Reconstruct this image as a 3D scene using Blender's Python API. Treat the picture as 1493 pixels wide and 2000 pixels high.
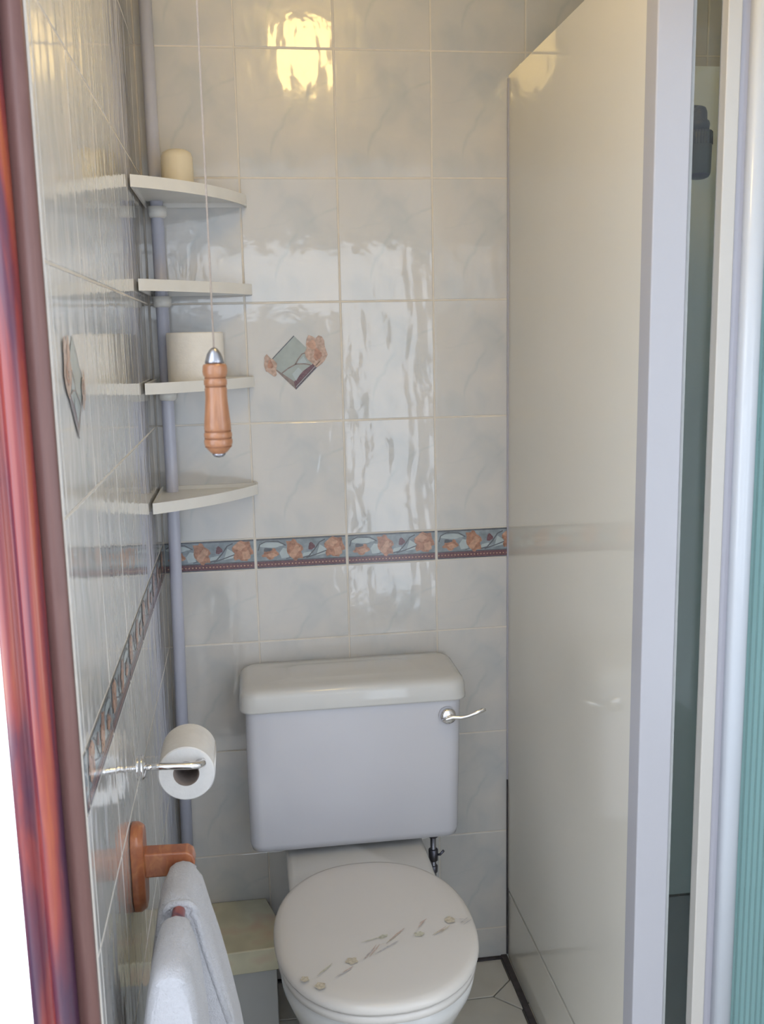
import bpy, bmesh, math, random
from mathutils import Vector, Matrix
random.seed(7)
PI = math.pi
for o in list(bpy.data.objects): bpy.data.objects.remove(o)
S = bpy.context.scene
COL = S.collection

# ------------------------------------------------------------------ camera
W, H, FPX = 1493, 2000, 1935.84
YAW, PITCH, ROLL = -0.1376, -0.1725, -0.0208
CAM = Vector((-0.0147, -2.1249, 1.4817))
f_ = Vector((-math.sin(YAW) * math.cos(PITCH), math.cos(YAW) * math.cos(PITCH), math.sin(PITCH)))
r0 = Vector((math.cos(YAW), math.sin(YAW), 0)); u0 = r0.cross(f_)
r_ = math.cos(ROLL) * r0 + math.sin(ROLL) * u0; u_ = -math.sin(ROLL) * r0 + math.cos(ROLL) * u0
cd = bpy.data.cameras.new('camera'); cam = bpy.data.objects.new('camera', cd); COL.objects.link(cam)
cd.sensor_fit = 'VERTICAL'; cd.sensor_height = 24.0; cd.lens = 24.0 * FPX / H
cd.clip_start = 0.02
cam.matrix_world = Matrix((
    (r_.x, u_.x, -f_.x, CAM.x), (r_.y, u_.y, -f_.y, CAM.y), (r_.z, u_.z, -f_.z, CAM.z), (0, 0, 0, 1)))
S.camera = cam
cd.dof.use_dof = True; cd.dof.focus_distance = 1.95; cd.dof.aperture_fstop = 7.0

# ------------------------------------------------------------------ world / exposure
SKY, SKY_REAR = 3.7, 3.9
wd = bpy.data.worlds.new('sky'); S.world = wd; wd.use_nodes = True
bg = wd.node_tree.nodes['Background']
bg.inputs[0].default_value = (0.80, 0.88, 1.0, 1); bg.inputs[1].default_value = 1.7
# brighter open sky behind the house (the side the L-shaped rear opening faces)
_nt = wd.node_tree; _tc = _nt.nodes.new('ShaderNodeTexCoord'); _sx = _nt.nodes.new('ShaderNodeSeparateXYZ')
_mr = _nt.nodes.new('ShaderNodeMapRange'); _nt.links.new(_tc.outputs['Generated'], _sx.inputs[0]); _nt.links.new(_sx.outputs[1], _mr.inputs[0])
_mr.inputs[1].default_value = -.55; _mr.inputs[2].default_value = -.90; _mr.inputs[3].default_value = SKY; _mr.inputs[4].default_value = SKY_REAR
_nt.links.new(_mr.outputs[0], bg.inputs[1])
S.view_settings.view_transform = 'Standard'; S.view_settings.look = 'None'
S.view_settings.gamma = 1.0; S.view_settings.use_curve_mapping = False
S.view_settings.exposure = 0.0
LAMP_STRENGTH = 19.0

# ------------------------------------------------------------------ materials
def newmat(name):
    m = bpy.data.materials.new(name); m.use_nodes = True
    nt = m.node_tree; p = nt.nodes['Principled BSDF']
    return m, nt, p

def pset(p, **k):
    names = dict(col='Base Color', rough='Roughness', metal='Metallic', coat='Coat Weight', coatr='Coat Roughness',
                 spec='Specular IOR Level', trans='Transmission Weight', ior='IOR', sheen='Sheen Weight',
                 sub='Subsurface Weight', alpha='Alpha')
    for a, v in k.items():
        i = p.inputs[names[a]]
        i.default_value = (*v, 1) if a == 'col' else v

def nn(nt, t, **k):
    n = nt.nodes.new(t)
    for a, v in k.items(): setattr(n, a, v)
    return n

def noise(nt, scale, detail=2, dist=0.0, coord='Object', stretch=None, rough=.5):
    tc = nn(nt, 'ShaderNodeTexCoord'); n = nn(nt, 'ShaderNodeTexNoise')
    n.inputs['Scale'].default_value = scale; n.inputs['Detail'].default_value = detail
    n.inputs['Distortion'].default_value = dist; n.inputs['Roughness'].default_value = rough
    if stretch:
        mp = nn(nt, 'ShaderNodeMapping'); mp.inputs['Scale'].default_value = stretch
        nt.links.new(tc.outputs[coord], mp.inputs[0]); nt.links.new(mp.outputs[0], n.inputs['Vector'])
    else:
        nt.links.new(tc.outputs[coord], n.inputs['Vector'])
    return n

def ramp(nt, src, stops, interp='LINEAR'):
    r = nn(nt, 'ShaderNodeValToRGB'); r.color_ramp.interpolation = interp
    el = r.color_ramp.elements
    while len(el) < len(stops): el.new(0.5)
    for e, (p, c) in zip(el, stops): e.position = p; e.color = (*c, 1)
    nt.links.new(src, r.inputs[0]); return r

def bump(nt, p, src, dist, strength=1.0):
    b = nn(nt, 'ShaderNodeBump'); b.inputs['Distance'].default_value = dist; b.inputs['Strength'].default_value = strength
    nt.links.new(src, b.inputs['Height']); nt.links.new(b.outputs[0], p.inputs['Normal']); return b

def plain(name, col, rough=.4, var=.04, scale=6, bumpd=0, bscale=60, **k):
    m, nt, p = newmat(name); pset(p, rough=rough, **k)
    n = noise(nt, scale, 3)
    a = tuple(max(0, c * (1 - var)) for c in col); b = tuple(min(1, c * (1 + var)) for c in col)
    r = ramp(nt, n.outputs[0], [(.3, a), (.7, b)]); nt.links.new(r.outputs[0], p.inputs['Base Color'])
    if bumpd:
        n2 = noise(nt, bscale, 3); bump(nt, p, n2.outputs[0], bumpd)
    return m

def tile_mat():
    m, nt, p = newmat('glazed_tile'); pset(p, rough=.07, spec=.5, coat=.55, coatr=.05)
    uv = nn(nt, 'ShaderNodeUVMap', uv_map='UVMap'); rv = nn(nt, 'ShaderNodeUVMap', uv_map='rnd')
    # faint marbling: every tile carries almost the same print
    mp = nn(nt, 'ShaderNodeMapping'); mp.inputs['Scale'].default_value = (1.0, 1.25, 1)
    nt.links.new(uv.outputs[0], mp.inputs[0])
    n1 = nn(nt, 'ShaderNodeTexNoise'); n1.inputs['Scale'].default_value = 1.7; n1.inputs['Detail'].default_value = 3
    n1.inputs['Distortion'].default_value = .5
    nt.links.new(mp.outputs[0], n1.inputs['Vector'])
    cloud = ramp(nt, n1.outputs[0], [(.30, (.515, .53, .535)), (.45, (.59, .58, .565)), (.62, (.63, .605, .575))])
    # one curved vein, an arc from low left to the upper right corner, plus a thin broken one
    sx = nn(nt, 'ShaderNodeSeparateXYZ'); nt.links.new(uv.outputs[0], sx.inputs[0])
    nw = nn(nt, 'ShaderNodeTexNoise'); nw.inputs['Scale'].default_value = 4.0; nw.inputs['Detail'].default_value = 3
    nt.links.new(uv.outputs[0], nw.inputs['Vector'])
    def math_(op, a, b=None):
        q = nn(nt, 'ShaderNodeMath', operation=op)
        for i, v in enumerate((a, b)):
            if v is None: continue
            if isinstance(v, (int, float)): q.inputs[i].default_value = v
            else: nt.links.new(v, q.inputs[i])
        return q.outputs[0]
    x, y = sx.outputs[0], sx.outputs[1]
    wob = math_('MULTIPLY', math_('SUBTRACT', nw.outputs[0], .5), .16)
    def arc(cx, cy, rad, wid):
        dx = math_('SUBTRACT', x, cx); dy = math_('MULTIPLY', math_('SUBTRACT', y, cy), 1.25)
        d = math_('SQRT', math_('ADD', math_('MULTIPLY', dx, dx), math_('MULTIPLY', dy, dy)))
        e = math_('ABSOLUTE', math_('ADD', math_('SUBTRACT', d, rad), wob))
        v = math_('SUBTRACT', 1.0, math_('DIVIDE', e, wid))
        return math_('MAXIMUM', v, 0.0)
    v1 = arc(1.25, .05, .93, .028); v2 = arc(.2, 1.1, .62, .02); v3 = arc(1.15, -.1, .62, .02)
    brk = nn(nt, 'ShaderNodeTexNoise'); brk.inputs['Scale'].default_value = 3.1
    mp2 = nn(nt, 'ShaderNodeMapping'); mp2.inputs['Location'].default_value = (3.3, 1.7, 0)
    nt.links.new(uv.outputs[0], mp2.inputs[0]); nt.links.new(mp2.outputs[0], brk.inputs['Vector'])
    bk = ramp(nt, brk.outputs[0], [(.42, (0, 0, 0)), (.58, (1, 1, 1))])
    vs = math_('MULTIPLY', math_('ADD', math_('MULTIPLY', v1, .55), math_('ADD', math_('MULTIPLY', v2, .3), math_('MULTIPLY', v3, .35))), bk.outputs[0])
    vs = math_('MULTIPLY', math_('MINIMUM', vs, .6), .6)
    mx = nn(nt, 'ShaderNodeMix', data_type='RGBA')
    nt.links.new(vs, mx.inputs[0]); nt.links.new(cloud.outputs[0], mx.inputs[6]); mx.inputs[7].default_value = (.40, .46, .47, 1)
    nt.links.new(mx.outputs[2], p.inputs['Base Color'])
    # wavy glaze
    n3 = noise(nt, 1.0, 1.5, .25, coord='UV', stretch=(5.2, 2.0, 1))
    n4 = noise(nt, 26, 2, .2)
    ad = nn(nt, 'ShaderNodeMath', operation='MULTIPLY_ADD'); ad.inputs[1].default_value = .32
    nt.links.new(n4.outputs[0], ad.inputs[0]); nt.links.new(n3.outputs[0], ad.inputs[2])
    b_ = bump(nt, p, ad.outputs[0], .0013); nt.links.new(b_.outputs[0], p.inputs['Coat Normal'])
    return m

def wood_mat(name, stops, rough=.35, scale=9, stretch=(6, 6, .7), coat=.3, bumpd=.0002):
    m, nt, p = newmat(name); pset(p, rough=rough, coat=coat, coatr=.15)
    n = noise(nt, scale, 5, 1.2, stretch=stretch)
    r = ramp(nt, n.outputs[0], stops); nt.links.new(r.outputs[0], p.inputs['Base Color'])
    if bumpd: bump(nt, p, n.outputs[0], bumpd)
    return m

def metal_mat(name, col=(.8, .8, .82), rough=.12):
    m, nt, p = newmat(name); pset(p, col=col, metal=1.0, rough=rough)
    n = noise(nt, 40, 2); r = nn(nt, 'ShaderNodeMapRange'); r.inputs[3].default_value = rough * .8; r.inputs[4].default_value = rough * 1.4
    nt.links.new(n.outputs[0], r.inputs[0]); nt.links.new(r.outputs[0], p.inputs['Roughness'])
    return m

def thin_glass(name, tint, refl=.06, rough=.02, stripes=False):
    m, nt, p = newmat(name); nt.nodes.remove(p)
    out = nt.nodes['Material Output']
    tr = nn(nt, 'ShaderNodeBsdfTransparent'); tr.inputs[0].default_value = (*tint, 1)
    gl = nn(nt, 'ShaderNodeBsdfGlossy'); gl.inputs['Roughness'].default_value = rough
    fr = nn(nt, 'ShaderNodeFresnel'); fr.inputs[0].default_value = 1.22
    mx = nn(nt, 'ShaderNodeMixShader'); nt.links.new(fr.outputs[0], mx.inputs[0])
    nt.links.new(tr.outputs[0], mx.inputs[1]); nt.links.new(gl.outputs[0], mx.inputs[2])
    last = mx.outputs[0]
    if stripes:
        tc = nn(nt, 'ShaderNodeTexCoord'); sx = nn(nt, 'ShaderNodeSeparateXYZ'); nt.links.new(tc.outputs['Object'], sx.inputs[0])
        a = nn(nt, 'ShaderNodeMath', operation='MULTIPLY'); a.inputs[1].default_value = 1 / .0095; nt.links.new(sx.outputs[0], a.inputs[0])
        b = nn(nt, 'ShaderNodeMath', operation='FRACT'); nt.links.new(a.outputs[0], b.inputs[0])
        c = nn(nt, 'ShaderNodeMath', operation='LESS_THAN'); c.inputs[1].default_value = .62; nt.links.new(b.outputs[0], c.inputs[0])
        d = nn(nt, 'ShaderNodeMath', operation='MULTIPLY_ADD'); d.inputs[1].default_value = .22; d.inputs[2].default_value = .36; nt.links.new(c.outputs[0], d.inputs[0])
        df = nn(nt, 'ShaderNodeBsdfPrincipled'); pset(df, col=(.30, .50, .50), rough=.5)
        mx2 = nn(nt, 'ShaderNodeMixShader'); nt.links.new(d.outputs[0], mx2.inputs[0])
        nt.links.new(last, mx2.inputs[1]); nt.links.new(df.outputs[0], mx2.inputs[2]); last = mx2.outputs[0]
    nt.links.new(last, out.inputs[0])
    return m

M = {}
M['tile'] = tile_mat()
M['grout'] = plain('grout', (.68, .63, .56), .6, .06, 30)
M['b_bg'] = plain('border_glaze', (.24, .28, .31), .12, .25, 60)
M['b_dark'] = plain('border_slate', (.11, .12, .14), .15, .2, 80)
M['b_maroon'] = plain('border_maroon', (.15, .075, .09), .15, .3, 300)
M['b_orange'] = plain('border_orange', (.38, .20, .135), .15, .35, 120)
M['b_peach'] = plain('border_peach', (.50, .30, .21), .15, .2, 120)
M['b_pale'] = plain('border_pale', (.42, .48, .50), .12, .1, 50)
M['d_bg'] = plain('motif_glaze', (.36, .40, .385), .1, .08, 40)
M['d_brown'] = plain('motif_brown', (.24, .19, .17), .15, .2, 120)
M['d_peach'] = plain('motif_peach', (.47, .33, .26), .15, .25, 150)
M['ceramic'] = plain('white_ceramic', (.585, .585, .63), .08, .015, 5)
M['pan'] = plain('pan_ceramic', (.60, .595, .58), .08, .015, 5)
M['seat'] = plain('seat_plastic', (.61, .58, .545), .22, .015, 5)
M['print_brown'] = plain('print_tan', (.50, .44, .34), .25, .2, 200)
M['print_red'] = plain('print_rust', (.50, .39, .33), .25, .2, 200)
M['print_grey'] = plain('print_grey', (.47, .45, .45), .25, .2, 200)
M['print_green'] = plain('print_olive', (.49, .47, .37), .25, .2, 200)
M['panel'] = plain('white_panel', (.68, .65, .575), .06, .015, 3, bumpd=.00025, bscale=5)
M['frame'] = plain('white_frame', (.41, .405, .435), .25, .01, 4)
M['frame_bright'] = plain('white_frame_gloss', (.56, .59, .64), .15, .01, 4)
M['frame_grey'] = plain('frame_channel', (.42, .41, .46), .35, .02, 4)
M['frame_cream'] = plain('cream_frame', (.50, .475, .44), .3, .01, 4)
M['seal'] = plain('rubber_seal', (.42, .43, .43), .5, .05, 30)
M['liner'] = plain('shower_liner', (.90, .93, .91), .3, .02, 3)
M['sealant'] = plain('dark_sealant_shade', (.05, .045, .05), .7, .3, 60)  # also colours the corner shadow strip and the shower control outline
M['shelf'] = plain('white_shelf_plastic', (.72, .71, .68), .3, .03, 20)
M['pole'] = plain('grey_pole', (.50, .51, .60), .3, .03, 20)
M['cream'] = plain('cream_pot', (.74, .66, .50), .45, .03, 20)
M['paper'] = plain('tissue_paper', (.80, .77, .72), .9, .03, 60, bumpd=.0004, bscale=220)
M['paper_w'] = plain('tissue_paper_white', (.80, .79, .78), .9, .03, 60, bumpd=.0004, bscale=220)
M['card'] = plain('cardboard_core', (.22, .18, .16), .9, .1, 60)
M['towel'] = plain('terry_towel', (.50, .50, .53), .95, .04, 160, bumpd=.0022, bscale=480, sheen=.3)
M['cream_tile'] = None
M['shaded_white_board'] = plain('shaded_white_board', (.46, .47, .47), .4, .04, 8)  # shade on the white boxing front put into this grey
M['ceiling'] = plain('ceiling_paint', (.80, .80, .78), .8, .02, 8)
M['paint'] = plain('wall_paint', (.62, .60, .57), .8, .03, 8)
M['rearpaint'] = plain('hall_paint', (.80, .79, .77), .8, .03, 8)
M['hallfloor'] = plain('hall_carpet', (.52, .49, .45), .95, .15, 120, bumpd=.001, bscale=300)
M['floortile'] = plain('floor_tile', (.56, .55, .51), .25, .05, 12)
M['floorgrout'] = plain('floor_grout', (.07, .065, .06), .8, .3, 60)
M['chrome'] = metal_mat('chrome', (.82, .82, .84), .07)
M['steel'] = metal_mat('steel', (.42, .43, .48), .25)
M['dark_metal'] = metal_mat('dull_metal', (.13, .13, .16), .35)
M['copper'] = metal_mat('pipe', (.25, .25, .28), .35)
M['shower_grey'] = plain('grey_plastic', (.06, .07, .10), .35, .15, 30)
M['shower_body'] = plain('shower_head_body', (.10, .11, .115), .35, .1, 30)
M['shower_dark'] = plain('shower_rose', (.035, .035, .07), .4, .2, 60)
M['maho'] = wood_mat('mahogany_varnish', [(.36, (.065, .024, .06)), (.46, (.13, .03, .05)), (.55, (.25, .042, .04)), (.68, (.34, .08, .038))], .3, 2.2, (14, 14, 1.0), .25)
M['maho_flat'] = wood_mat('mahogany_rebate', [(.25, (.135, .062, .055)), (.75, (.18, .09, .078))], .5, 4, (20, 20, 1.5), .1)
M['pine'] = wood_mat('orange_wood', [(.3, (.30, .095, .045)), (.55, (.40, .14, .06)), (.75, (.50, .21, .08))], .35, 30, (3, 1, 1.6), .4)
M['handle_wood'] = wood_mat('turned_wood', [(.3, (.29, .12, .052)), (.7, (.40, .18, .085))], .3, 40, (2.4, 2.4, .5), .5, .0001)
M['groove'] = plain('dark_groove', (.22, .085, .035), .5, .15, 60)
M['cord'] = plain('cream_cord', (.36, .29, .24), .8, .08, 300)
M['glass'] = thin_glass('green_glass', (.945, .965, .96))
M['glass_striped'] = thin_glass('striped_green_glass', (.84, .93, .93), stripes=True)
M['clear'] = thin_glass('window_glass', (.97, .98, .98))

def cream_tile():
    m, nt, p = newmat('cream_patterned_top'); pset(p, rough=.25)
    n = noise(nt, 11, 2)
    r = ramp(nt, n.outputs[0], [(.35, (.58, .56, .42)), (.55, (.68, .65, .49)), (.68, (.68, .54, .42))])
    nt.links.new(r.outputs[0], p.inputs['Base Color']); return m
M['cream_tile'] = cream_tile()

def lamp_mat():
    m, nt, p = newmat('warm_lamp_shade'); pset(p, col=(.9, .8, .6), rough=.3)
    p.inputs['Emission Color'].default_value = (1.0, .69, .24, 1); p.inputs['Emission Strength'].default_value = LAMP_STRENGTH
    return m
M['lamp'] = lamp_mat()

# ------------------------------------------------------------------ mesh helpers
def obj(name, bm, mats, parent=None, smooth=False, bevel=0, sub=0, kind=None, angle=None):
    me = bpy.data.meshes.new(name)
    if bm is not None:
        bmesh.ops.recalc_face_normals(bm, faces=bm.faces[:]) if not getattr(obj, 'raw', False) else None
        bm.to_mesh(me); bm.free()
    if not isinstance(mats, (list, tuple)): mats = [mats]
    for m in mats: me.materials.append(m)
    o = bpy.data.objects.new(name, me); COL.objects.link(o)
    if parent is not None: o.parent = parent
    if smooth:
        for p in me.polygons: p.use_smooth = True
    if bevel:
        b = o.modifiers.new('bevel', 'BEVEL'); b.width = bevel; b.segments = 3; b.limit_method = 'ANGLE'; b.angle_limit = math.radians(35)
        for p in me.polygons: p.use_smooth = True
        o.modifiers.new('wn', 'WEIGHTED_NORMAL').keep_sharp = True
    if sub:
        s = o.modifiers.new('sub', 'SUBSURF'); s.levels = sub; s.render_levels = sub
    if kind: o['kind'] = kind
    return o

def thing(name, label, cat, loc=(0, 0, 0), group=None):
    o = bpy.data.objects.new(name, None); COL.objects.link(o); o.location = loc
    o.empty_display_size = .05
    o['label'] = label; o['category'] = cat
    if group: o['group'] = group
    return o

def tag(o, label, cat, group=None):
    o['label'] = label; o['category'] = cat
    if group: o['group'] = group
    return o

def box(bm, x0, x1, y0, y1, z0, z1, mi=0, off=(0, 0, 0)):
    ox, oy, oz = off
    v = [bm.verts.new((x - ox, y - oy, z - oz)) for x in (x0, x1) for y in (y0, y1) for z in (z0, z1)]
    F = [(0, 1, 3, 2), (4, 6, 7, 5), (0, 4, 5, 1), (2, 3, 7, 6), (0, 2, 6, 4), (1, 5, 7, 3)]
    for f in F:
        fc = bm.faces.new([v[i] for i in f]); fc.material_index = mi
    return v

def ring(bm, pts): return [bm.verts.new(p) for p in pts]

def loft(bm, rings, closed=True, cap0=True, cap1=True, mi=0):
    rs = [ring(bm, r) for r in rings]
    for a, b in zip(rs, rs[1:]):
        n = len(a)
        for i in range(n if closed else n - 1):
            j = (i + 1) % n
            f = bm.faces.new((a[i], a[j], b[j], b[i])); f.material_index = mi
    if cap0: bm.faces.new(rs[0][::-1]).material_index = mi
    if cap1: bm.faces.new(rs[-1]).material_index = mi
    return rs

def lathe(bm, prof, axis='Z', c=(0, 0, 0), n=40, mi=0, cap0=True, cap1=True):
    """prof: list of (t, r) along axis"""
    c = Vector(c); R = []
    for t, r in prof:
        r = max(r, 1e-5); pts = []
        for i in range(n):
            a = 2 * PI * i / n; p, q = r * math.cos(a), r * math.sin(a)
            v = {'Z': (p, q, t), 'Y': (p, t, q), 'X': (t, p, q)}[axis]
            pts.append(c + Vector(v))
        R.append(pts)
    return loft(bm, R, True, cap0, cap1, mi)

def tube(bm, pts, rad, n=16, mi=0, cap=True):
    pts = [Vector(p) for p in pts]; rs = []
    prev = None
    for i, p in enumerate(pts):
        t = (pts[min(i + 1, len(pts) - 1)] - pts[max(i - 1, 0)]).normalized()
        if prev is None:
            a = Vector((0, 0, 1)) if abs(t.z) < .9 else Vector((1, 0, 0))
            prev = t.cross(a).normalized()
        s = (prev - t * prev.dot(t)).normalized(); b = t.cross(s); prev = s
        r = rad[i] if isinstance(rad, (list, tuple)) else rad
        rs.append([p + r * (math.cos(2 * PI * k / n) * s + math.sin(2 * PI * k / n) * b) for k in range(n)])
    loft(bm, rs, True, cap, cap, mi)

def rrect(x0, x1, y0, y1, r, z, n=6):
    out = []
    for cx, cy, a0 in ((x1 - r, y1 - r, 0), (x0 + r, y1 - r, 90), (x0 + r, y0 + r, 180), (x1 - r, y0 + r, 270)):
        for k in range(n + 1):
            a = math.radians(a0 + 90 * k / n); out.append((cx + r * math.cos(a), cy + r * math.sin(a), z))
    return out

# ------------------------------------------------------------------ tiled walls
BB, BT = .9938, 1.0617
ROWS = [(-.17, .08), (.08, .33), (.33, .58), (.58, .83), (.83, BB), (BB, BT)] + [(BT + .25 * k, BT + .25 * (k + 1)) for k in range(6)]

def blob(cx, cy, rx, ry, n=22, wob=.22, seed=0, rot=0, lobes=5):
    rnd = random.Random(seed); ph = rnd.random() * 6
    o = []
    for i in range(n):
        a = 2 * PI * i / n; k = 1 + wob * math.sin(lobes * a + ph) * .7 + wob * (rnd.random() - .5)
        x, y = rx * k * math.cos(a), ry * k * math.sin(a)
        o.append((cx + x * math.cos(rot) - y * math.sin(rot), cy + x * math.sin(rot) + y * math.cos(rot)))
    return o

def strip(pts, w):
    L, R = [], []
    for i, (x, y) in enumerate(pts):
        a = pts[max(i - 1, 0)]; b = pts[min(i + 1, len(pts) - 1)]
        dx, dy = b[0] - a[0], b[1] - a[1]; d = math.hypot(dx, dy) or 1
        ww = w[i] if isinstance(w, (list, tuple)) else w
        L.append((x - dy / d * ww, y + dx / d * ww)); R.append((x + dy / d * ww, y - dx / d * ww))
    return L, R

def tiled_wall(name, place, cols, zmax, skip_print=None):
    """place(u, z, d) -> world point, u along the wall, d out of the wall"""
    bm = bmesh.new(); uvl = bm.loops.layers.uv.new('UVMap'); rnl = bm.loops.layers.uv.new('rnd')
    G = .0016; th = .0009
    rnd = random.Random(hash(name) % 1000 if False else len(name))
    def poly(pts, mi, d):
        try: f = bm.faces.new([bm.verts.new(place(u, z, d)) for u, z in pts])
        except ValueError: return
        f.material_index = mi
    def ribbon(pts, w, mi, d):
        L, R = strip(pts, w)
        for i in range(len(L) - 1): poly([L[i], L[i + 1], R[i + 1], R[i]], mi, d)
    for (u0, u1, full) in cols:
        for (z0, z1) in ROWS:
            if z0 > zmax - .01: continue
            z1c = min(z1, zmax)
            border = abs(z0 - BB) < 1e-4
            a0, a1, b0, b1 = u0 + G, u1 - G, z0 + G, z1c - G
            e = .0010
            t = [rnd.uniform(-.0002, .0002) for _ in range(4)]
            outer = [(a0, b0), (a1, b0), (a1, b1), (a0, b1)]
            inner = [(a0 + e, b0 + e), (a1 - e, b0 + e), (a1 - e, b1 - e), (a0 + e, b1 - e)]
            vo = [bm.verts.new(place(u, z, 0)) for u, z in outer]
            vi = [bm.verts.new(place(u, z, th + t[i])) for i, (u, z) in enumerate(inner)]
            vm = [bm.verts.new(place(u, z, th - .0005 + t[i])) for i, (u, z) in enumerate(outer)]
            q = (rnd.random(), rnd.random())
            faces = [(vi, inner)]
            for i in range(4):
                j = (i + 1) % 4
                faces.append(([vo[i], vo[j], vm[j], vm[i]], [outer[i], outer[j], outer[j], outer[i]]))
                faces.append(([vm[i], vm[j], vi[j], vi[i]], [outer[i], outer[j], inner[j], inner[i]]))
            fz0 = z1 - .25 if not border else z0
            for vs, pp in faces:
                f = bm.faces.new(vs); f.material_index = 0
                for l, (u, z) in zip(f.loops, pp):
                    # cut tiles keep the print scale
                    uu = (u - (full[0])) / (full[1] - full[0])
                    l[uvl].uv = (uu, (z - fz0) / .25); l[rnl].uv = q
            if border:
                d = th + .0006; hgt = BT - BB; x0 = full[0]
                def C(pts):
                    return [(min(max(x0 + .2 * a, a0), a1), BB + hgt * b) for a, b in pts]
                def inside(a): return a0 + .001 < x0 + .2 * a < a1 - .001
                def P(pts, mi, dd):
                    if all(x0 + .2 * a < a0 or x0 + .2 * a > a1 for a, b in pts): return
                    poly(C(pts), mi, dd)
                P([(.016, .02), (.984, .02), (.984, .98), (.016, .98)], 2, d - .0001)
                P([(.016, .93), (.984, .93), (.984, .98), (.016, .98)], 3, d)
                P([(.016, .055), (.984, .055), (.984, .235), (.016, .235)], 4, d)
                P([(.016, .235), (.984, .235), (.984, .27), (.016, .27)], 3, d)
                P([(.016, .02), (.984, .02), (.984, .055), (.016, .055)], 3, d + .0001)
                for k in range(26):
                    s = .02 + k * .037
                    P([(s, .12), (s + .014, .12), (s + .014, .16), (s, .16)], 6, d + .0002)
                P(blob(.17, .77, .13, .085, seed=3, wob=.12, rot=-.1), 7, d)
                P([(.28, .32), (.36, .34), (.36, .62), (.30, .66), (.26, .5)], 7, d)
                P([(.66, .36), (.80, .42), (.76, .60), (.70, .72)], 7, d)
                P([(.50, .34), (.62, .40), (.60, .50), (.52, .46)], 7, d)
                for (pts, w) in (([(.03, .60), (.05, .80), (.12, .90), (.25, .88), (.33, .74)], .0012),
                                 ([(.50, .30), (.58, .36), (.64, .55), (.70, .80), (.76, .88)], .0013),
                                 ([(.55, .30), (.68, .42), (.78, .52)], .0011),
                                 ([(.33, .30), (.40, .36), (.36, .60)], .0009)):
                    pp = [(x0 + .2 * a, BB + hgt * b) for a, b in pts if inside(a)]
                    if len(pp) > 1: ribbon(pp, w, 3, d + .0003)
                P(blob(.16, .49, .085, .17, seed=11, lobes=5), 5, d + .0004)
                P(blob(.18, .44, .05, .08, seed=12, lobes=4), 6, d + .0006)
                P(blob(.13, .62, .045, .06, seed=13, lobes=3), 3, d + .0006)
                P(blob(.425, .58, .085, .34, seed=14, lobes=6, rot=.08), 5, d + .0004)
                P(blob(.43, .52, .045, .20, seed=15, lobes=4, rot=-.2), 6, d + .0006)
                P(blob(.61, .68, .035, .12, seed=16, lobes=3), 4, d + .0004)
                P(blob(.86, .63, .105, .33, seed=17, lobes=6), 5, d + .0004)
                P(blob(.83, .78, .06, .13, seed=18, lobes=4), 6, d + .0006)
                P(blob(.90, .48, .045, .15, seed=19, lobes=4), 6, d + .0006)
            if skip_print is not None and not border and abs(z0 - (BT + .25)) < 1e-3 and abs(u0 - skip_print) < 1e-3:
                d = th + .0006; cx, cz = (u0 + u1) / 2, (z0 + z1) / 2; s = .056
                def Q(pts): return [(cx + a * s, cz + b * s) for a, b in pts]
                poly(Q([(0, 1), (-1, 0), (0, -1), (1, 0)]), 8, d)
                poly(Q([(-.9, -.1), (-.62, -.30), (-.05, -.70), (.0, -1), (-1, 0)]), 9, d + .0002)
                poly(Q([(0, -1), (1, 0), (.85, .06), (.30, -.32), (-.06, -.72)]), 4, d + .0002)
                poly(Q([(-.12, -.42), (.12, -.18), (.26, -.32), (.02, -.68)]), 7, d + .0004)
                poly(Q([(.10, .02), (.34, .22), (.46, .0), (.2, -.08)]), 7, d + .0004)
                ribbon(Q([(-.5, -.38), (-.25, -.2), (.05, -.05), (.35, -.05), (.6, -.1)]), .0012, 9, d + .0006)
                ribbon(Q([(.02, -.06), (.12, .12), (.28, .32), (.42, .36)]), .0012, 9, d + .0006)
                ribbon(Q([(-.98, .02), (-.5, .5), (0, 1)]), .0009, 3, d + .0006)
                ribbon(Q([(0, -1), (.5, -.5), (1, 0)]), .0010, 3, d + .0008)
                ribbon(Q([(0.02, -.9), (.5, -.42), (.96, .05)]), .0005, 7, d + .0010)
                poly(Q(blob(.80, .42, .40, .58, seed=5, wob=.16, lobes=5, rot=.1)), 10, d + .0010)
                poly(Q(blob(.66, .66, .16, .17, seed=6, lobes=3)), 6, d + .0013)
                poly(Q(blob(.86, .30, .15, .22, seed=7, lobes=3)), 5, d + .0013)
                poly(Q(blob(-.92, -.10, .22, .40, seed=8, wob=.16, lobes=4, rot=.35)), 10, d + .0010)
                poly(Q(blob(-.93, -.05, .10, .16, seed=9, lobes=3)), 5, d + .0013)
    # orient every face towards the room
    nrm = (Vector(place(0, 1, 1)) - Vector(place(0, 1, 0))).normalized()
    for f in bm.faces:
        f.normal_update()
        if f.normal.dot(nrm) < -.01: f.normal_flip()
    return bm, poly

TM = lambda: [M['tile'], M['grout'], M['b_bg'], M['b_dark'], M['b_maroon'], M['b_orange'], M['b_peach'], M['b_pale'], M['d_bg'], M['d_brown'], M['d_peach']]
XL, XR = -.1945, .5641
ZC = 2.42

def struct(name, bm, mats, **k):
    obj.raw = k.pop('raw', False)
    o = obj(name, bm, mats, kind='structure', **k); obj.raw = False
    return o

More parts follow.
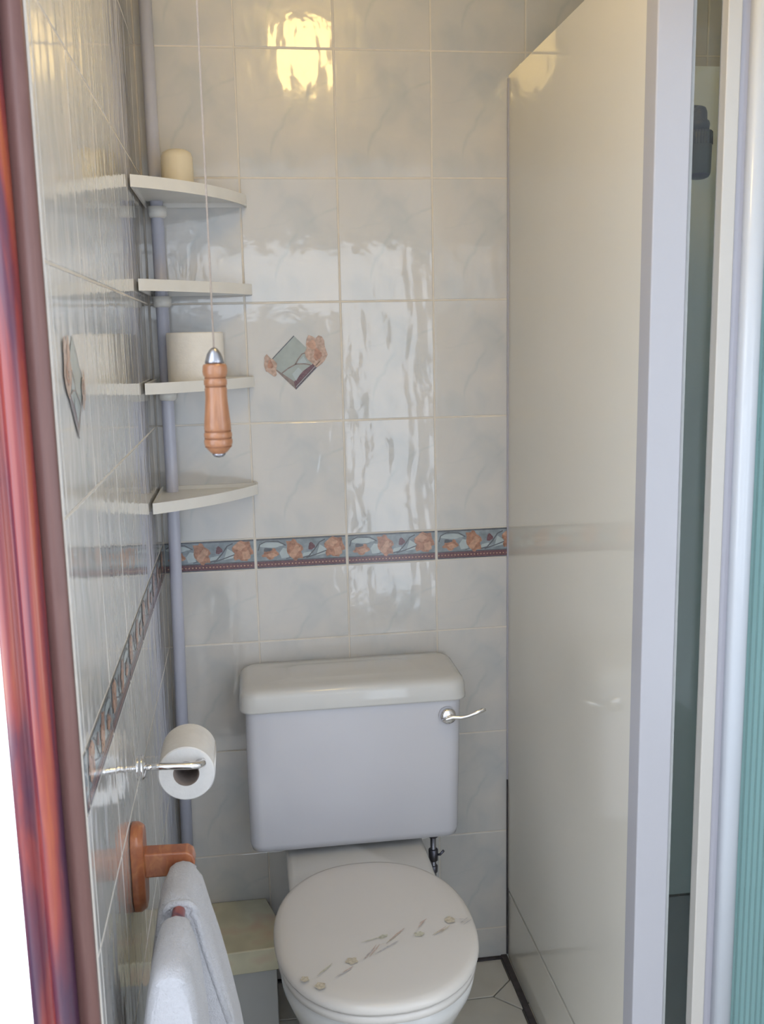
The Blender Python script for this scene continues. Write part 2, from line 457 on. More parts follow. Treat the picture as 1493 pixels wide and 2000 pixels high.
# back wall: front of the tiles at y = 0
cols = [(XL, 0, (-.2, 0))] + [(.2 * k, .2 * (k + 1), (.2 * k, .2 * (k + 1))) for k in range(7)]
bm, _ = tiled_wall('wall_back', lambda u, z, d: (u, .0009 - d, z), cols, ZC, skip_print=0.0)
box(bm, XL - .1, 1.5, .0006, .11, -.02, ZC, 1)
struct('wall_back', bm, TM(), raw=True)
# left partition wall: tiled face towards the room
YJ = -1.118
cols = [(0, .1, (-.1, .1)), (.1, .3, (.1, .3)), (.3, .5, (.3, .5)), (.5, .7, (.5, .7)), (.7, .9, (.7, .9)), (.9, 1.1, (.9, 1.1)), (1.1, -YJ, (1.1, 1.3))]
bm, _ = tiled_wall('wall_left', lambda u, z, d: (XL - .0009 + d, -u, z), cols, ZC, skip_print=.9)
box(bm, XL - .065, XL - .0006, YJ, .0, -.02, ZC, 1)
struct('wall_left', bm, TM(), raw=True)

# floor: octagon tiles with small diagonal squares between them, dark joints
def floor_mesh():
    bm = bmesh.new(); P = .30; h = .053; g = .0016; cx0, cy0 = .547, -.139
    box(bm, XL - .1, 1.7, -3.5, .1, -.12, -.0042, 1); box(bm, -2.2, XL - .1, -3.5, -.27, -.12, -.0042, 1)
    def inc(pts, mi=0):
        # clip to the bathroom
        c = [(min(max(x, XL), 1.45), min(max(y, YJ), -.001)) for x, y in pts]
        xs = [p[0] for p in c]; ys = [p[1] for p in c]
        if max(xs) - min(xs) < .004 or max(ys) - min(ys) < .004: return
        n = len(c); rs = [[(x, y, -.0045) for x, y in c], [(x, y, -.001) for x, y in c]]
        mx, my = sum(xs) / n, sum(ys) / n
        rs.append([(x + (mx - x) * .012, y + (my - y) * .012, 0) for x, y in c])
        loft(bm, rs, True, False, True, mi)
    for i in range(-4, 5):
        for j in range(-5, 3):
            x, y = cx0 + i * P, cy0 + j * P; s = h - g * 1.4
            inc([(x + s, y), (x, y + s), (x - s, y), (x, y - s)])
            X, Y = x + P / 2, y + P / 2; a = P / 2 - g; b = P / 2 - h - g * .4
            inc([(X + a, Y - b), (X + a, Y + b), (X + b, Y + a), (X - b, Y + a), (X - a, Y + b), (X - a, Y - b), (X - b, Y - a), (X + b, Y - a)])
    box(bm, -2.2, 1.7, -3.5, YJ, -.004, .0, 2)
    box(bm, XL + .0, .556, -.009, -.0005, .0, .005, 3)      # dark sealant line along the wall foot
    box(bm, .548, .562, -.76, -.0005, .0, .007, 3)
    return bm
struct('floor', floor_mesh(), [M['floortile'], M['floorgrout'], M['hallfloor'], M['sealant']])
bm = bmesh.new(); box(bm, XL - .1, 1.7, -3.5, .11, ZC, ZC + .1); struct('ceiling', bm, M['ceiling'])
bm = bmesh.new(); box(bm, 1.36, 1.46, -1.118, .0, -.02, ZC); struct('wall_right', bm, M['paint'])
# wall with the doorway the photograph looks through; unseen right side and lintel sized to shape the light
bm = bmesh.new(); box(bm, .98, 1.6, YJ - .10, YJ, -.02, ZC); box(bm, XL - .06, .98, YJ - .10, YJ, 2.04, ZC); box(bm, -1.9, XL - .072, YJ - .10, YJ - .03, 2.3, ZC)
struct('wall_front', bm, M['paint'])
bm = bmesh.new(); box(bm, 1.5, 1.6, -2.1, YJ - .10, -.0, ZC); struct('wall_hall_blocker', bm, M['paint'])  # unseen hall side wall added to keep side light from the doorway
# hall wall behind the photographer, L-shaped opening added for the bright doorway left clear around them
bm = bmesh.new(); YR = -3.05
box(bm, -1.3, -.26, YR - .1, YR, 0, ZC); box(bm, -.26, .54, YR - .1, YR, 0, 1.60)
box(bm, .93, 1.6, YR - .1, YR, 0, ZC); box(bm, -.26, .93, YR - .1, YR, 1.98, ZC)
struct('wall_rear', bm, M['rearpaint'])  # unseen wall, painted pale to throw light forward
bm = bmesh.new()
for a in ((-.26, -.235, 1.60, 1.98), (.905, .93, .05, 1.98), (-.26, .93, 1.955, 1.98), (-.26, .565, 1.60, 1.625), (.54, .565, .05, 1.625), (.54, .93, 0.0, .05)):
    box(bm, a[0], a[1], YR - .08, YR - .02, a[2], a[3])
w2 = struct('rear_doorway_frame', bm, M['frame'], bevel=.003)  # glazing frame added round the L-shaped opening
bm = bmesh.new(); box(bm, -.235, .905, YR - .052, YR - .048, 1.625, 1.955); box(bm, .565, .905, YR - .052, YR - .048, .05, 1.625)
obj('window_pane', bm, M['clear'], w2)
# bright window in the next room, seen past the door post
bm = bmesh.new()
x0, x1, z0, z1 = -1.75, -.27, .0, 2.25
for a in ((x0, x0 + .05, z0, z1), (x1 - .03, x1, z0, z1), (x0, x1, z0, z0 + .03), (x0, x1, z1 - .05, z1)):
    box(bm, a[0], a[1], -.33, -.27, a[2], a[3])
w1 = struct('window_1', bm, M['frame'], bevel=.004)
bm = bmesh.new(); box(bm, x0 + .05, x1 - .03, -.302, -.298, z0 + .03, z1 - .05); obj('window_pane', bm, M['clear'], w1)

# mahogany door post
def post_mesh():
    bm = bmesh.new()
    prof = [(XL - .002, YJ - .0005), (XL - .003, YJ - .006), (XL - .0235, YJ - .006)]
    back = [(-.265, YJ - .0005)]
    mould = []
    pts = [(-.2180, -.006), (-.2182, -.012), (-.2205, -.018), (-.225, -.0215), (-.231, -.0225), (-.237, -.0205), (-.2405, -.016),
           (-.2425, -.0135), (-.246, -.0135), (-.249, -.017), (-.253, -.0195), (-.258, -.0185), (-.264, -.014), (-.265, -.006)]
    for a, b in pts: mould.append((a, YJ + b))
    zs = [0.0, ZC]
    def ext(pp, mi, closed=False):
        A = [bm.verts.new((x, y, zs[0])) for x, y in pp]; B = [bm.verts.new((x, y, zs[1])) for x, y in pp]
        for i in range(len(pp) - 1):
            f = bm.faces.new((A[i], A[i + 1], B[i + 1], B[i])); f.material_index = mi; f.smooth = True
        if closed:
            bm.faces.new((A[-1], A[0], B[0], B[-1])).material_index = mi
            bm.faces.new(B).material_index = mi; bm.faces.new(A[::-1]).material_index = mi
    ext(prof + [(XL - .0235, YJ - .0005)], 1, True)
    ext(mould + back + [(-.2180, YJ - .0005)], 0, True)
    return bm
struct('door_1', post_mesh(), [M['maho'], M['maho_flat']])

# ------------------------------------------------------------------ shower cubicle
YP = -.763
sc = thing('shower_cubicle', 'white panelled shower cubicle with green glass door, right of the toilet', 'shower cubicle', (.95, -.38, 0))
OF = (.95, -.38, 0)
def sb(name, boxes, mat, bevel=0, parent=sc, off=OF):
    bm = bmesh.new()
    for b in boxes: box(bm, *b, off=off)
    return obj(name, bm, mat, parent, bevel=bevel)
sb('side_panel', [(XR, XR + .022, YP + .02, -.0012, .183, 2.017)], M['panel'], .0015)
bm = bmesh.new(); v = box(bm, XR + .0015, XR + .02, YP + .02, -.0012, 0.004, .172, off=OF)
obj('plinth', bm, M['panel'], sc, bevel=.001)
sb('shadow_gap', [(XR + .006, XR + .02, YP + .02, -.003, .171, .182)], M['sealant'])
sb('corner_seal', [(XR - .003, XR + .001, -.005, -.0008, .46, 2.01)], M['frame_grey'])
sb('corner_shadow_strip', [(XR - .003, XR + .001, -.005, -.0008, .01, .46)], M['sealant'])  # lower strip coloured dark for the soft shadow in this corner
sb('rear_panel', [(XR + .022, 1.355, -.016, -.001, .13, 2.037)], M['liner'])
sb('end_panel', [(1.34, 1.358, YP + .02, -.016, .13, 2.037)], M['liner'])
bm = bmesh.new()
loft(bm, [[(a - OF[0], b - OF[1], c) for a, b, c in rrect(XR + .024, 1.338, YP + .03, -.02, .02, z)] for z in (.004, .126)])
o = obj('tray', bm, M['ceramic'], sc)
# front post
bm = bmesh.new()
box(bm, XR - .001, XR + .051, YP, YP + .04, .004, 2.30, off=OF)
o = obj('corner_post', bm, M['frame'], sc, bevel=.0025)
sb('post_seal', [(XR + .051, XR + .0575, YP + .006, YP + .03, .14, 2.28)], M['seal'], .001)
sb('fixed_glass', [(XR + .055, .70, YP + .016, YP + .021, .14, 2.25)], M['glass'])
# door with its stile
dr = sb('door', [(.714, 1.33, YP + .004, YP + .009, .15, 2.25)], M['glass_striped']); dr['label'] = 'greenish glass door leaf with fine vertical stripes'
bm = bmesh.new()
box(bm, .663, .684, YP - .002, YP + .02, .14, 2.27, off=OF)
o = obj('stile', bm, M['frame_cream'], dr, bevel=.002)
bm = bmesh.new(); box(bm, .683, .701, YP + .006, YP + .02, .14, 2.27, off=OF)
obj('stile_channel', bm, M['frame_grey'], dr)
bm = bmesh.new()
pp = []
for k in range(13):
    a = PI * k / 12; pp.append((.7135 + .0145 * math.cos(a), YP - .002 - .012 * math.sin(a) ** .7))
pp += [(.699, YP + .018), (.728, YP + .018)]
loft(bm, [[(x - OF[0], y - OF[1], z) for x, y in pp] for z in (.14, 2.27)])
o = obj('handle_profile', bm, M['frame_bright'], dr, smooth=True, angle=30)
sb('top_rail', [(XR + .051, 1.34, YP - .004, YP + .03, 2.275, 2.31)], M['frame'], .003)

# shower head hanging inside
bm = bmesh.new(); lathe(bm, [(-.028, .021), (-.026, .0225), (.022, .0235), (.044, .0238), (.046, .023)]); sh = obj('shower_head', bm, M['shower_body'], sc, smooth=True); sh.location = (.846 - OF[0], -.3 - OF[1], 1.80); sh['label'] = 'grey hanging shower head'
bm = bmesh.new(); lathe(bm, [(-.036, .012), (-.033, .019), (-.0285, .0215), (-.0278, .0215)]); obj('spray_plate', bm, M['shower_dark'], sh, smooth=True)
bm = bmesh.new()
R = []
for t, r in ((.024, .0240), (.046, .0235), (.049, .021)):
    R.append([(r * (1 + (.035 if i % 2 else -.035)) * math.cos(2 * PI * i / 56), r * (1 + (.035 if i % 2 else -.035)) * math.sin(2 * PI * i / 56), t) for i in range(56)])
loft(bm, R); obj('ribbed_collar', bm, M['shower_grey'], sh)
bm = bmesh.new(); lathe(bm, [(.049, .017), (.060, .0185), (.066, .017), (.068, .0135), (.082, .013), (.090, .010), (.093, .004)]); obj('swivel', bm, M['shower_grey'], sh, smooth=True)
bm = bmesh.new(); tube(bm, [(0, 0, .085), (.0, .06, .10), (.0, .16, .108), (.0, .283, .108)], .009); obj('arm', bm, M['shower_grey'], sh, smooth=True)

su = thing('shower_control', 'white rounded shower control unit on the shower wall, mostly behind the door stile', 'shower unit', (1.12, -.016, 1.27))
bm = bmesh.new()
a = [(x - 1.12, 0, y - 1.27) for x, y, z in rrect(1.028, 1.215, 1.12, 1.396, .015, 0)]
loft(bm, [[(x, -.001, z) for x, y, z in a], [(x, -.055, z) for x, y, z in a], [(x * .94, -.068, z * .96) for x, y, z in a]])
obj('casing', bm, M['liner'], su, bevel=.002)
bm = bmesh.new(); box(bm, -.0945, .0975, -.0045, -.0008, -.1525, .1285); obj('shadow_outline', bm, M['sealant'], su)  # dark plate added behind the casing to draw its shadow line
bm = bmesh.new(); lathe(bm, [(-.09, .02), (-.088, .026), (-.068, .028)], 'Y', (0, 0, 0)); obj('dial', bm, M['frame'], su, smooth=True)
bm = bmesh.new(); tube(bm, [(-.06, -.03, -.15), (-.062, -.03, -.17), (-.066, -.035, -.19)], .007); obj('hose_connector', bm, M['shower_grey'], su, smooth=True)

# ------------------------------------------------------------------ corner shelf unit
cs = thing('corner_shelf_unit', 'grey pole with four white corner shelves in the left tiled corner', 'corner shelves', (-.18, -.03, 0))
CO = Vector((-.18, -.03, 0))
bm = bmesh.new(); tube(bm, [Vector((-.181, -.032, .2165)) - CO, Vector((-.1665, -.032, 1.2)) - CO, Vector((-.1655, -.030, ZC - .002)) - CO], .0128, 24)
obj('pole', bm, M['pole'], cs, smooth=True)
def shelf_mesh(z, ylen, xlen, bow, th=.021):
    bm = bmesh.new(); x0 = XL + .004; N = 18
    xe, ys = xlen, -ylen
    def outline(ins):
        pts = [(x0 + ins, -.002 - ins)]
        pts.append((x0 + ins, ys + ins * 1.2))
        # front edge: bowed line from left front corner to right rear corner
        A = Vector((x0 + ins, ys + ins * 1.2)); B = Vector((xe - ins, -.028 - ins * .3))
        n = Vector((B.y - A.y, -(B.x - A.x))).normalized()
        for k in range(1, N):
            t = k / N; p = A.lerp(B, t) + n * (bow * 4 * t * (1 - t)); pts.append((p.x, p.y))
        pts.append((B.x, B.y)); pts.append((xe - ins, -.002 - ins))
        return pts
    o1, o2 = outline(0), outline(.004)
    rr = [[(x - CO.x, y - CO.y, zz) for x, y in oo] for oo, zz in ((o2, z - th / 2 + .009), (o2, z - th / 2), (o1, z - th / 2), (o1, z + th / 2), (o2, z + th / 2), (o2, z + th / 2 - .008))]
    loft(bm, rr)
    return bm
SH = [(1.763, .285, .012, .030), (1.588, .248, .016, .012), (1.400, .243, .013, .020), (1.174, .232, .011, .020)]
for z, yl, xe, bw in SH:
    o = obj('shelf', shelf_mesh(z, yl, xe, bw), M['shelf'], cs)
    bm = bmesh.new(); lathe(bm, [(z - .034, .0135), (z - .030, .018), (z - .012, .019)], 'Z', (-.1655 - CO.x, -.0305 - CO.y, 0)); obj('collar', bm, M['shelf'], o, smooth=True)

bm = bmesh.new(); z = 1.763 + .0025
lathe(bm, [(0, .030), (.004, .0305), (.066, .0300), (.076, .027), (.081, .018), (.082, .0)], c=(0, 0, 0))
o = obj('cream_pot', bm, M['cream'], smooth=True); o.location = (-.118, -.10, z); tag(o, 'small cream pot with rounded shoulders standing on the topmost corner shelf', 'pot')

def roll(name, r_out, r_in, length, axis, loc, label, mat, tail=None):
    t = thing(name, label, 'toilet roll', loc)
    bm = bmesh.new(); n = 56; prof = [(-length / 2, r_in), (-length / 2, r_out - .002), (-length / 2 + .002, r_out), (length / 2 - .002, r_out), (length / 2, r_out - .002), (length / 2, r_in)]
    R = []
    rs = lathe(bm, prof, axis, n=n, cap0=False, cap1=False)
    a, b = rs[-1], rs[0]
    for i in range(n): bm.faces.new((a[i], a[(i + 1) % n], b[(i + 1) % n], b[i]))
    obj('paper', bm, mat, t, smooth=True).modifiers.new('e', 'EDGE_SPLIT')
    bm = bmesh.new()
    prof = [(-length / 2 + .0005, r_in - .0015), (-length / 2 + .0005, r_in + .0006), (length / 2 - .0005, r_in + .0006), (length / 2 - .0005, r_in - .0015)]
    rs = lathe(bm, prof, axis, n=n, cap0=False, cap1=False); a, b = rs[-1], rs[0]
    for i in range(n): bm.faces.new((a[i], a[(i + 1) % n], b[(i + 1) % n], b[i]))
    obj('core', bm, M['card'], t, smooth=True)
    return t
roll('toilet_roll', .0565, .022, .100, 'Z', (-.1025, -.077, 1.4027 + .050), 'full spare toilet roll standing upright on the third corner shelf', M['paper'])

# ------------------------------------------------------------------ light pull
lp = thing('light_pull', 'turned orange wooden pull handle hanging on a thin cord in front of the shelves', 'pull cord', (-.0415, -1.05, 1.414))
bm = bmesh.new()
# handle axis: t=0 at centre
hp = [(.046, .007), (.0455, .0118), (.043, .0128), (.038, .0132), (.034, .0126), (.0318, .0110), (.0306, .0110), (.0285, .0122), (.024, .0122), (.0228, .0110), (.0216, .0110),
      (.0195, .0118), (.012, .0116), (.008, .0118), (-.006, .0130), (-.018, .0142), (-.0235, .0145), (-.0245, .0138), (-.0262, .0138), (-.0275, .0148), (-.031, .0150), (-.0322, .0142),
      (-.0336, .0142), (-.035, .0152), (-.039, .0150), (-.0412, .0140), (-.0422, .0136), (-.045, .0118), (-.0485, .0085), (-.050, .006)]
lathe(bm, hp); obj('handle', bm, M['handle_wood'], lp, smooth=True)
for t, r in ((.0312, .01115), (.0222, .01115), (-.0254, .01390), (-.0329, .01430), (-.0417, .01400)):
    bm = bmesh.new(); lathe(bm, [(t - .0009, r + .0001), (t, r + .0003), (t + .0009, r + .0001)], n=40); obj('groove', bm, M['groove'], lp, smooth=True)
bm = bmesh.new(); lathe(bm, [(.0462, .0102), (.049, .0098), (.056, .0076), (.0605, .0046), (.0625, .0022)]); obj('cap', bm, M['steel'], lp, smooth=True)
bm = bmesh.new(); lathe(bm, [(-.054, .0005), (-.0528, .0052), (-.0505, .0072), (-.0493, .0072)]); obj('end_cap', bm, M['steel'], lp, smooth=True)
bm = bmesh.new(); tube(bm, [(0, 0, .062), (0, 0, .3), (0.0, 0, ZC - 1.414 - .02)], .0009, 8); obj('cord', bm, M['cord'], lp, smooth=True)
bm = bmesh.new(); lathe(bm, [(ZC - 1.414 - .03, .02), (ZC - 1.414 - .025, .03), (ZC - 1.414, .031)]); obj('ceiling_switch', bm, M['frame'], lp, smooth=True)

# ------------------------------------------------------------------ ceiling lamp
cl = thing('ceiling_lamp', 'small warm glass ceiling lamp, seen only as a reflection in the tiles', 'lamp', (.215, -1.0, ZC))
bm = bmesh.new(); lathe(bm, [(-.02, .055), (-.015, .062), (0, .062)]); obj('base', bm, M['frame'], cl, smooth=True)
bm = bmesh.new()
R = []
for t, r in ((-.022, .052), (-.04, .066), (-.08, .074), (-.12, .074), (-.15, .066), (-.175, .048), (-.19, .026), (-.195, .006)):
    R.append([(r * (1 + .05 * math.cos(9 * 2 * PI * i / 72)) * math.cos(2 * PI * i / 72), r * (1 + .05 * math.cos(9 * 2 * PI * i / 72)) * math.sin(2 * PI * i / 72), t) for i in range(72)])
loft(bm, R); obj('lamp_shade', bm, M['lamp'], cl, smooth=True)

# ------------------------------------------------------------------ toilet
TO = (.19, -.35, 0)
tt = thing('toilet', 'white close-coupled toilet with closed lid and lever cistern against the tiled wall', 'toilet', TO)
def tr(pts): return [(x - TO[0], y - TO[1], z) for x, y, z in pts]
# cistern tub
bm = bmesh.new()
R = []
for z, x0, x1, y0, r in ((.424, -.026, .397, -.172, .018), (.430, -.034, .405, -.186, .026), (.445, -.0375, .408, -.191, .028), (.60, -.0375, .411, -.192, .026), (.742, -.036, .414, -.192, .024)):
    R.append(tr(rrect(x0, x1, y0, -.006, r, z, 8)))
loft(bm, R)
o = obj('cistern', bm, M['ceramic'], tt, smooth=True); o.modifiers.new('e', 'EDGE_SPLIT').split_angle = math.radians(50)
# cistern lid with a shallow dish
bm = bmesh.new(); R = []
for z, i, r in ((.738, .004, .026), (.7385, 0, .03), (.742, -.0005, .032), (.768, .001, .034), (.777, .004, .034), (.783, .011, .03), (.785, .020, .026)):
    R.append(tr(rrect(-.047 + i, .425 - i, -.199 + i, -.004 - (i * .5), r, z, 8)))
cx, cy = .189, -.100
def dish(s, z):
    pts = rrect(-.047 + .02, .425 - .02, -.199 + .02, -.014, .026, z, 8)
    return pts
base = rrect(-.047 + .02, .425 - .02, -.199 + .02, -.014, .026, .785, 8)
def morph(t, s, z):
    out = []
    for x, y, _ in base:
        a = math.atan2((y - cy) / .08, (x - cx) / .2)
        ex, ey = cx + .175 * s * math.cos(a), cy + .066 * s * math.sin(a)
        out.append((x + (ex - x) * t, y + (ey - y) * t, z))
    return out
R += [tr(morph(.6, 1.08, .7858)), tr(morph(1, 1.0, .7870)), tr(morph(1, .93, .7885)), tr(morph(1, .86, .7890)), tr(morph(1, .4, .7893)), tr(morph(1, .02, .7893))]
loft(bm, R)
obj('cistern_lid', bm, M['pan'], tt, smooth=True)
# lever
lv = bmesh.new(); lathe(lv, [(-.2105, .004), (-.2100, .012), (-.2065, .0165), (-.199, .0178), (-.190, .0178)], 'Y', (.381 - TO[0], -TO[1], .7065))
lev = obj('flush_lever', lv, M['chrome'], tt, smooth=True); lev['label'] = 'chrome flush lever on the cistern front'
bm = bmesh.new()
pts = [(.366, -.2115, .7010), (.376, -.2135, .7045), (.390, -.2155, .7085), (.405, -.2185, .7075), (.420, -.2215, .7110), (.436, -.222, .7170), (.450, -.221, .7215), (.457, -.2205, .7225)]
rad = [.0026, .0042, .0044, .0036, .0036, .0046, .0048, .003]
tube(bm, [(x - TO[0], y - TO[1], z) for x, y, z in pts], rad, 16); obj('lever_arm', bm, M['chrome'], lev, smooth=True)
# pan: rear platform and bowl
bm = bmesh.new()
R = []
for z, i, yb in ((.0, .055, -.02), (.03, .06, -.02), (.2, .055, -.02), (.33, .015, -.012), (.385, .002, -.008), (.402, .0, -.008), (.408, .004, -.010), (.411, .012, -.016)):
    R.append(tr(rrect(.036 + i, .334 - i, -.33, yb, .02, z, 6)))
loft(bm, R); obj('pan_platform', bm, M['pan'], tt, smooth=True)
def oval(cx, cy, hx, hb, hf, z, n=64, e=2.25):
    out = []
    for i in range(n):
        a = 2 * PI * i / n; c, s = math.cos(a), math.sin(a)
        h = hb if s > 0 else hf
        out.append((cx + hx * math.copysign(abs(c) ** (2 / e), c), cy + h * math.copysign(abs(s) ** (2 / e), s), z))
    return out
bm = bmesh.new(); R = []
for z, hx, hb, hf, cy_ in ((0, .105, .20, .15, -.42), (.02, .108, .20, .155, -.42), (.12, .098, .19, .14, -.43), (.22, .12, .19, .15, -.45), (.30, .155, .19, .175, -.48), (.36, .172, .19, .195, -.50), (.392, .175, .20, .215, -.50), (.404, .172, .20, .197, -.50)):
    R.append(tr(oval(.182, cy_, hx, hb, hf, z)))
loft(bm, R); obj('pan_bowl', bm, M['pan'], tt, smooth=True)
bm = bmesh.new(); R = []
for z, s in ((.4045, .004), (.406, .0), (.417, .0), (.4195, .004)):
    R.append(tr(oval(.181, -.500, .178 - s, .212 - s, .222 - s, z)))
loft(bm, R); obj('seat', bm, M['seat'], tt, smooth=True)
# closed lid with its printed diagonal flower band
bm = bmesh.new(); R = []
LC = (.1815, -.497)
for z, s in ((.4215, .006), (.4225, .001), (.428, -.001), (.434, .001), (.4385, .006), (.4405, .013), (.4420, .03), (.4432, .07), (.4440, .12), (.4443, .17)):
    R.append(tr(oval(LC[0], LC[1],   .1815 - s, .224 - s, .226 - s, z)))
loft(bm, R)
LZ = [.4449]
def lidz(x, y):
    return LZ[0]
def dec(pts, mi):
    LZ[0] += .00006
    vs = [bm.verts.new((x - TO[0], y - TO[1], lidz(x, y))) for x, y in pts]
    f = bm.faces.new(vs); f.material_index = mi
rng = random.Random(4)
for (x, y, rx, ry, mi) in ((.046, -.640, .007, .007, 1), (.070, -.662, .009, .009, 1), (.128, -.605, .0105, .0095, 1), (.254, -.549, .0095, .007, 4), (.3165, -.516, .009, .010, 1), (.190, -.546, .009, .005, 4)):
    dec(blob(x, y, rx, ry, seed=int(x * 1000), wob=.2, n=18, rot=rng.random()), mi)
def stroke(x, y, L, a, mi, w=.0011):
    p = [(x + t * L * math.cos(a) + .1 * L * math.sin(3 * t), y + t * L * math.sin(a)) for t in (-.5, -.2, .2, .5)]
    Ls, Rs = strip(p, [w * .3, w, w, w * .3]); dec(Ls + Rs[::-1], mi)
for s in ((.080, -.622, .034, .95, 4), (.086, -.617, .026, 1.05, 4), (.110, -.636, .03, .7, 3), (.119, -.628, .02, .75, 2), (.163, -.586, .040, 1.15, 2), (.170, -.584, .036, 1.15, 2), (.158, -.592, .03, 1.1, 3), (.190, -.580, .046, .75, 3), (.200, -.573, .03, .7, 3),
          (.208, -.552, .040, .95, 1), (.214, -.546, .036, .92, 2), (.219, -.540, .030, .9, 2), (.263, -.521, .026, 1.1, 2), (.268, -.513, .018, .8, 2), (.293, -.546, .026, .8, 2), (.303, -.543, .022, .85, 1), (.286, -.552, .02, .7, 1), (.172, -.552, .04, .35, 4), (.341, -.524, .02, .9, 3), (.346, -.530, .02, .8, 3), (.335, -.519, .014, -.3, 3)):
    stroke(*s)
obj.raw = True
bmesh.ops.recalc_face_normals(bm, faces=[f for f in bm.faces if f.material_index == 0])
for f in bm.faces:
    if f.material_index:
        f.normal_update()
        if f.normal.z < 0: f.normal_flip()
obj('lid', bm, [M['seat'], M['print_brown'], M['print_red'], M['print_grey'], M['print_green']], tt, smooth=True); obj.raw = False
for hx in (.105, .255):
    bm = bmesh.new(); lathe(bm, [(-.016, .004), (-.015, .005), (.015, .005), (.016, .004)], 'X', (hx - TO[0], -.286 - TO[1], .415)); obj('hinge', bm, M['seat'], tt, smooth=True)
# water supply
sp = thing('supply_pipe', 'thin dull metal water pipe with valve beneath the right of the cistern', 'pipe', (.362, -.12, .02))
bm = bmesh.new(); tube(bm, [(0, 0, -.018), (0, 0, .2), (0, 0, .400)], .0062, 14); obj('pipe', bm, M['copper'], sp, smooth=True)
for pr_ in ([(.318, .0075), (.320, .0105), (.345, .0105), (.347, .008)], [(.290, .0075), (.292, .0095), (.306, .0095), (.308, .007)], [(.375, .0095), (.377, .012), (.392, .012)]):
    bm = bmesh.new(); lathe(bm, pr_, 'Z'); obj('nut', bm, M['dark_metal'], sp, smooth=True)
bm = bmesh.new(); tube(bm, [(.006, -.002, .333), (.014, -.006, .334), (.022, -.008, .344)], .0028, 10); obj('valve_lever', bm, M['dark_metal'], sp, smooth=True)

# ------------------------------------------------------------------ pipe boxing ledge in the left corner
pb = thing('pipe_boxing', 'low boxed ledge with cream patterned top between toilet and left wall', 'boxing', (-.09, -.1, 0))
PO = (-.09, -.1, 0)
bm = bmesh.new()
def q4(pts, z): return [(x - PO[0], y - PO[1], z) for x, y in pts]
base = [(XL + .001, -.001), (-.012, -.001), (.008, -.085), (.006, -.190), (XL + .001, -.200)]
loft(bm, [q4(base, .006), q4(base, .162)]); obj('body', bm, M['shaded_white_board'], pb, bevel=.002)
top = [(XL + .001, -.001), (-.010, -.001), (.013, -.085), (.011, -.196), (XL + .001, -.207)]
loft_b = bmesh.new(); loft(loft_b, [q4(top, .163), q4(top, .216)]); obj('top', loft_b, M['cream_tile'], pb, bevel=.003)

# ------------------------------------------------------------------ toilet roll holder and roll
rh = thing('toilet_roll_holder', 'chrome toilet roll arm fixed to the left tiled wall', 'toilet roll holder', (XL, -.645, .838))
bm = bmesh.new(); lathe(bm, [(.0, .019), (.004, .019), (.007, .014), (.009, .009)], 'X'); obj('rose', bm, M['chrome'], rh, smooth=True)
bm = bmesh.new()
tube(bm, [(.006, 0, 0), (.03, 0, -.001), (.075, -.001, -.003), (.088, .002, -.004), (.094, .009, -.005), (.0945, .02, -.006), (.0745 + .0, .03, -.008), (.070, .045, -.008), (.070, .128, -.008)],
     [.0055, .0055, .0058, .0058, .0058, .0055, .005, .005, .005], 16)
obj('arm', bm, M['chrome'], rh, smooth=True)
rl = roll('toilet_roll', .0445, .0205, .100, 'Y', (-.1275, -.574, .8125), 'part-used toilet roll hanging on the chrome arm above the towel bracket', M['paper_w'])
bm = bmesh.new()
pts = []
for k in range(9):
    a = .25 - k * .12; pts.append((.0452 * math.cos(a) , .0452 * math.sin(a)))
A = [bm.verts.new((x, -.049, z)) for x, z in pts]; B = [bm.verts.new((x, .049, z)) for x, z in pts]
for i in range(len(pts) - 1): bm.faces.new((A[i], A[i + 1], B[i + 1], B[i]))
o = obj('loose_sheet', bm, M['paper_w'], rl, smooth=True); s = o.modifiers.new('s', 'SOLIDIFY'); s.thickness = .0004

# ------------------------------------------------------------------ towel rail and towels
tr_ = thing('towel_rail', 'orange wooden towel bracket with rail on the left wall under the toilet roll', 'towel rail', (XL, -.802, .763))
bm = bmesh.new()
# back plate with shaped ends
prof = [(-.066, -.012), (-.060, -.022), (-.040, -.030), (.040, -.030), (.052, -.024), (.060, -.010), (.060, .010), (.052, .024), (.040, .030), (-.040, .030), (-.060, .022), (-.066, .012)]
loft(bm, [[(.0005, y, z) for z, y in prof], [(.010, y, z) for z, y in prof], [(.018, y * .8, z * .93) for z, y in prof]])
obj('wall_plate', bm, M['pine'], tr_, bevel=.002)
bm = bmesh.new()
ap = [(.016, -.015), (.070, -.016), (.078, -.016), (.0845, -.010), (.0865, .002), (.0845, .013), (.077, .019), (.016, .021)]
loft(bm, [[(x, -.014, z) for x, z in ap], [(x, .014, z) for x, z in ap]]); obj('arm', bm, M['pine'], tr_, bevel=.003)
bm = bmesh.new(); lathe(bm, [(-.240, .0075), (-.239, .0085), (-.012, .0085)], 'Y', (.070, 0, -.004), 24); obj('rail', bm, M['maho'], tr_, smooth=True)

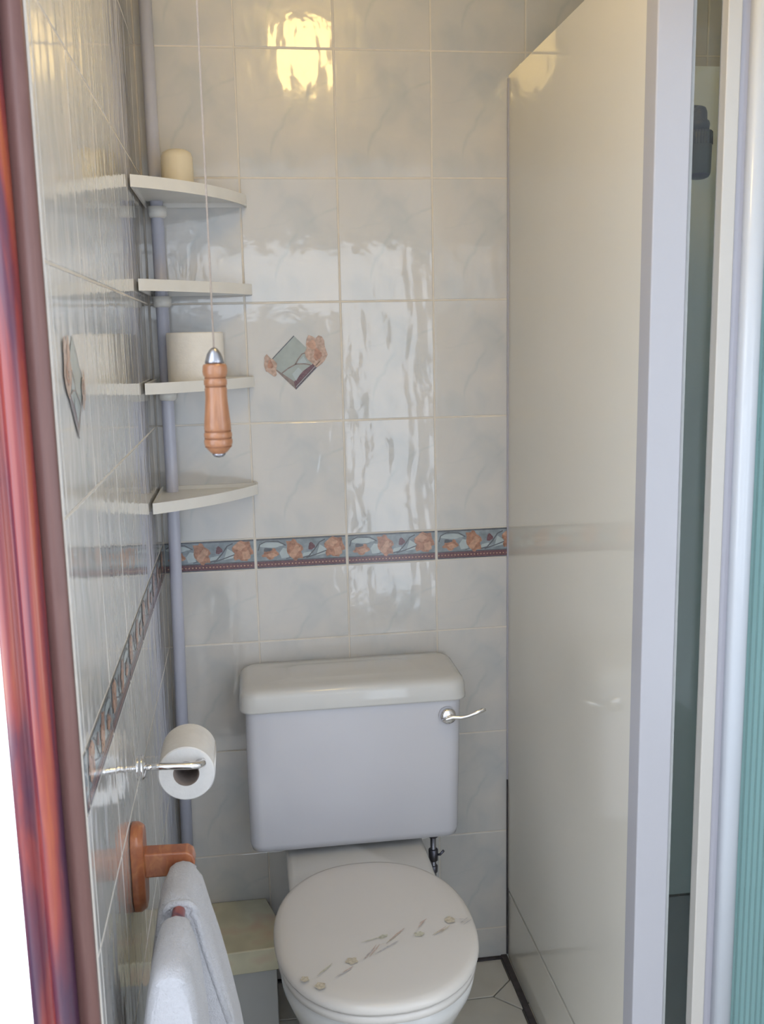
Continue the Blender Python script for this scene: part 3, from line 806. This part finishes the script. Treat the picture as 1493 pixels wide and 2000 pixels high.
def towel(loc, y0, y1, zt, xt, Lf, Rt, zb, label, seed):
    """folded towel over the rail: solid soft inverted U, Lf / Rt = (depth below the top, offset) profiles"""
    bm = bmesh.new(); N = 26; m = 16; rnd = random.Random(seed)
    def interp(T, d):
        for (a, b), (c, e) in zip(T, T[1:]):
            if d <= c: return b + (e - b) * (d - a) / (c - a)
        return T[-1][1]
    V = []
    ds = [0] + [(.004 * 1.28 ** k) for k in range(N)]
    D = zt - zb; ds = [d * D / ds[-1] for d in ds]
    for i in range(m + 1):
        s_ = i / m; y = y0 + (y1 - y0) * s_
        en = min(s_, 1 - s_); shr = .0 if en > .2 else .007 * (1 - math.sqrt(max(0, 1 - (1 - en / .2) ** 2)))
        row = []
        for d in ds[::-1]:
            w = .0010 * math.sin(y * 120 + d * 40); row.append((xt + interp(Lf, d) + w + (shr if d > .01 else 0), y, zt - shr - d))
        for d in ds[1:]:
            w = .0010 * math.sin(y * 100 + d * 33); row.append((xt + interp(Rt, d) + w - (shr if d > .01 else 0), y, zt - shr - d))
        V.append(row)
    loft(bm, V)
    for v in bm.verts: v.co -= Vector(loc)
    hem = [Vector(p) - Vector(loc) + Vector((0, .004, -.0005)) for p in V[0 if y0 < y1 else -1]][6:-4:2]
    o = obj('towel', bm, M['towel'], smooth=True, bevel=0); o.location = loc
    o.modifiers.new('b', 'BEVEL').width = .004; o.modifiers['b'].segments = 3; o.modifiers['b'].limit_method = 'ANGLE'; o.modifiers['b'].angle_limit = math.radians(50)
    if seed == 1: hb = bmesh.new(); tube(hb, hem, .0052, 10); obj('hem', hb, M['towel'], o, smooth=True)
    tag(o, label, 'towel', 'white towels over the wooden rail'); return o
zr = .759
towel((-.12, -.86, .5), -.818, -.925, zr + .0175, -.1245, [(0, 0), (.002, -.010), (.008, -.018), (.025, -.027), (.06, -.034), (.12, -.044), (.2, -.050), (.5, -.052)],
      [(0, 0), (.002, .010), (.008, .018), (.025, .028), (.06, .035), (.125, .051), (.2, .067), (.5, .10)], .30, 'white towel draped over the rail next to the wooden bracket', 1)
towel((-.12, -1.0, .5), -.950, -1.075, zr + .0165, -.1245, [(0, 0), (.003, -.011), (.010, -.019), (.03, -.026), (.05, -.031), (.08, -.036), (.15, -.046), (.3, -.055), (.5, -.058)],
      [(0, 0), (.003, .011), (.010, .018), (.03, .024), (.06, .028), (.15, .034), (.3, .039), (.5, .045)], .30, 'white towel hanging nearest the door post, over the rail end', 2)
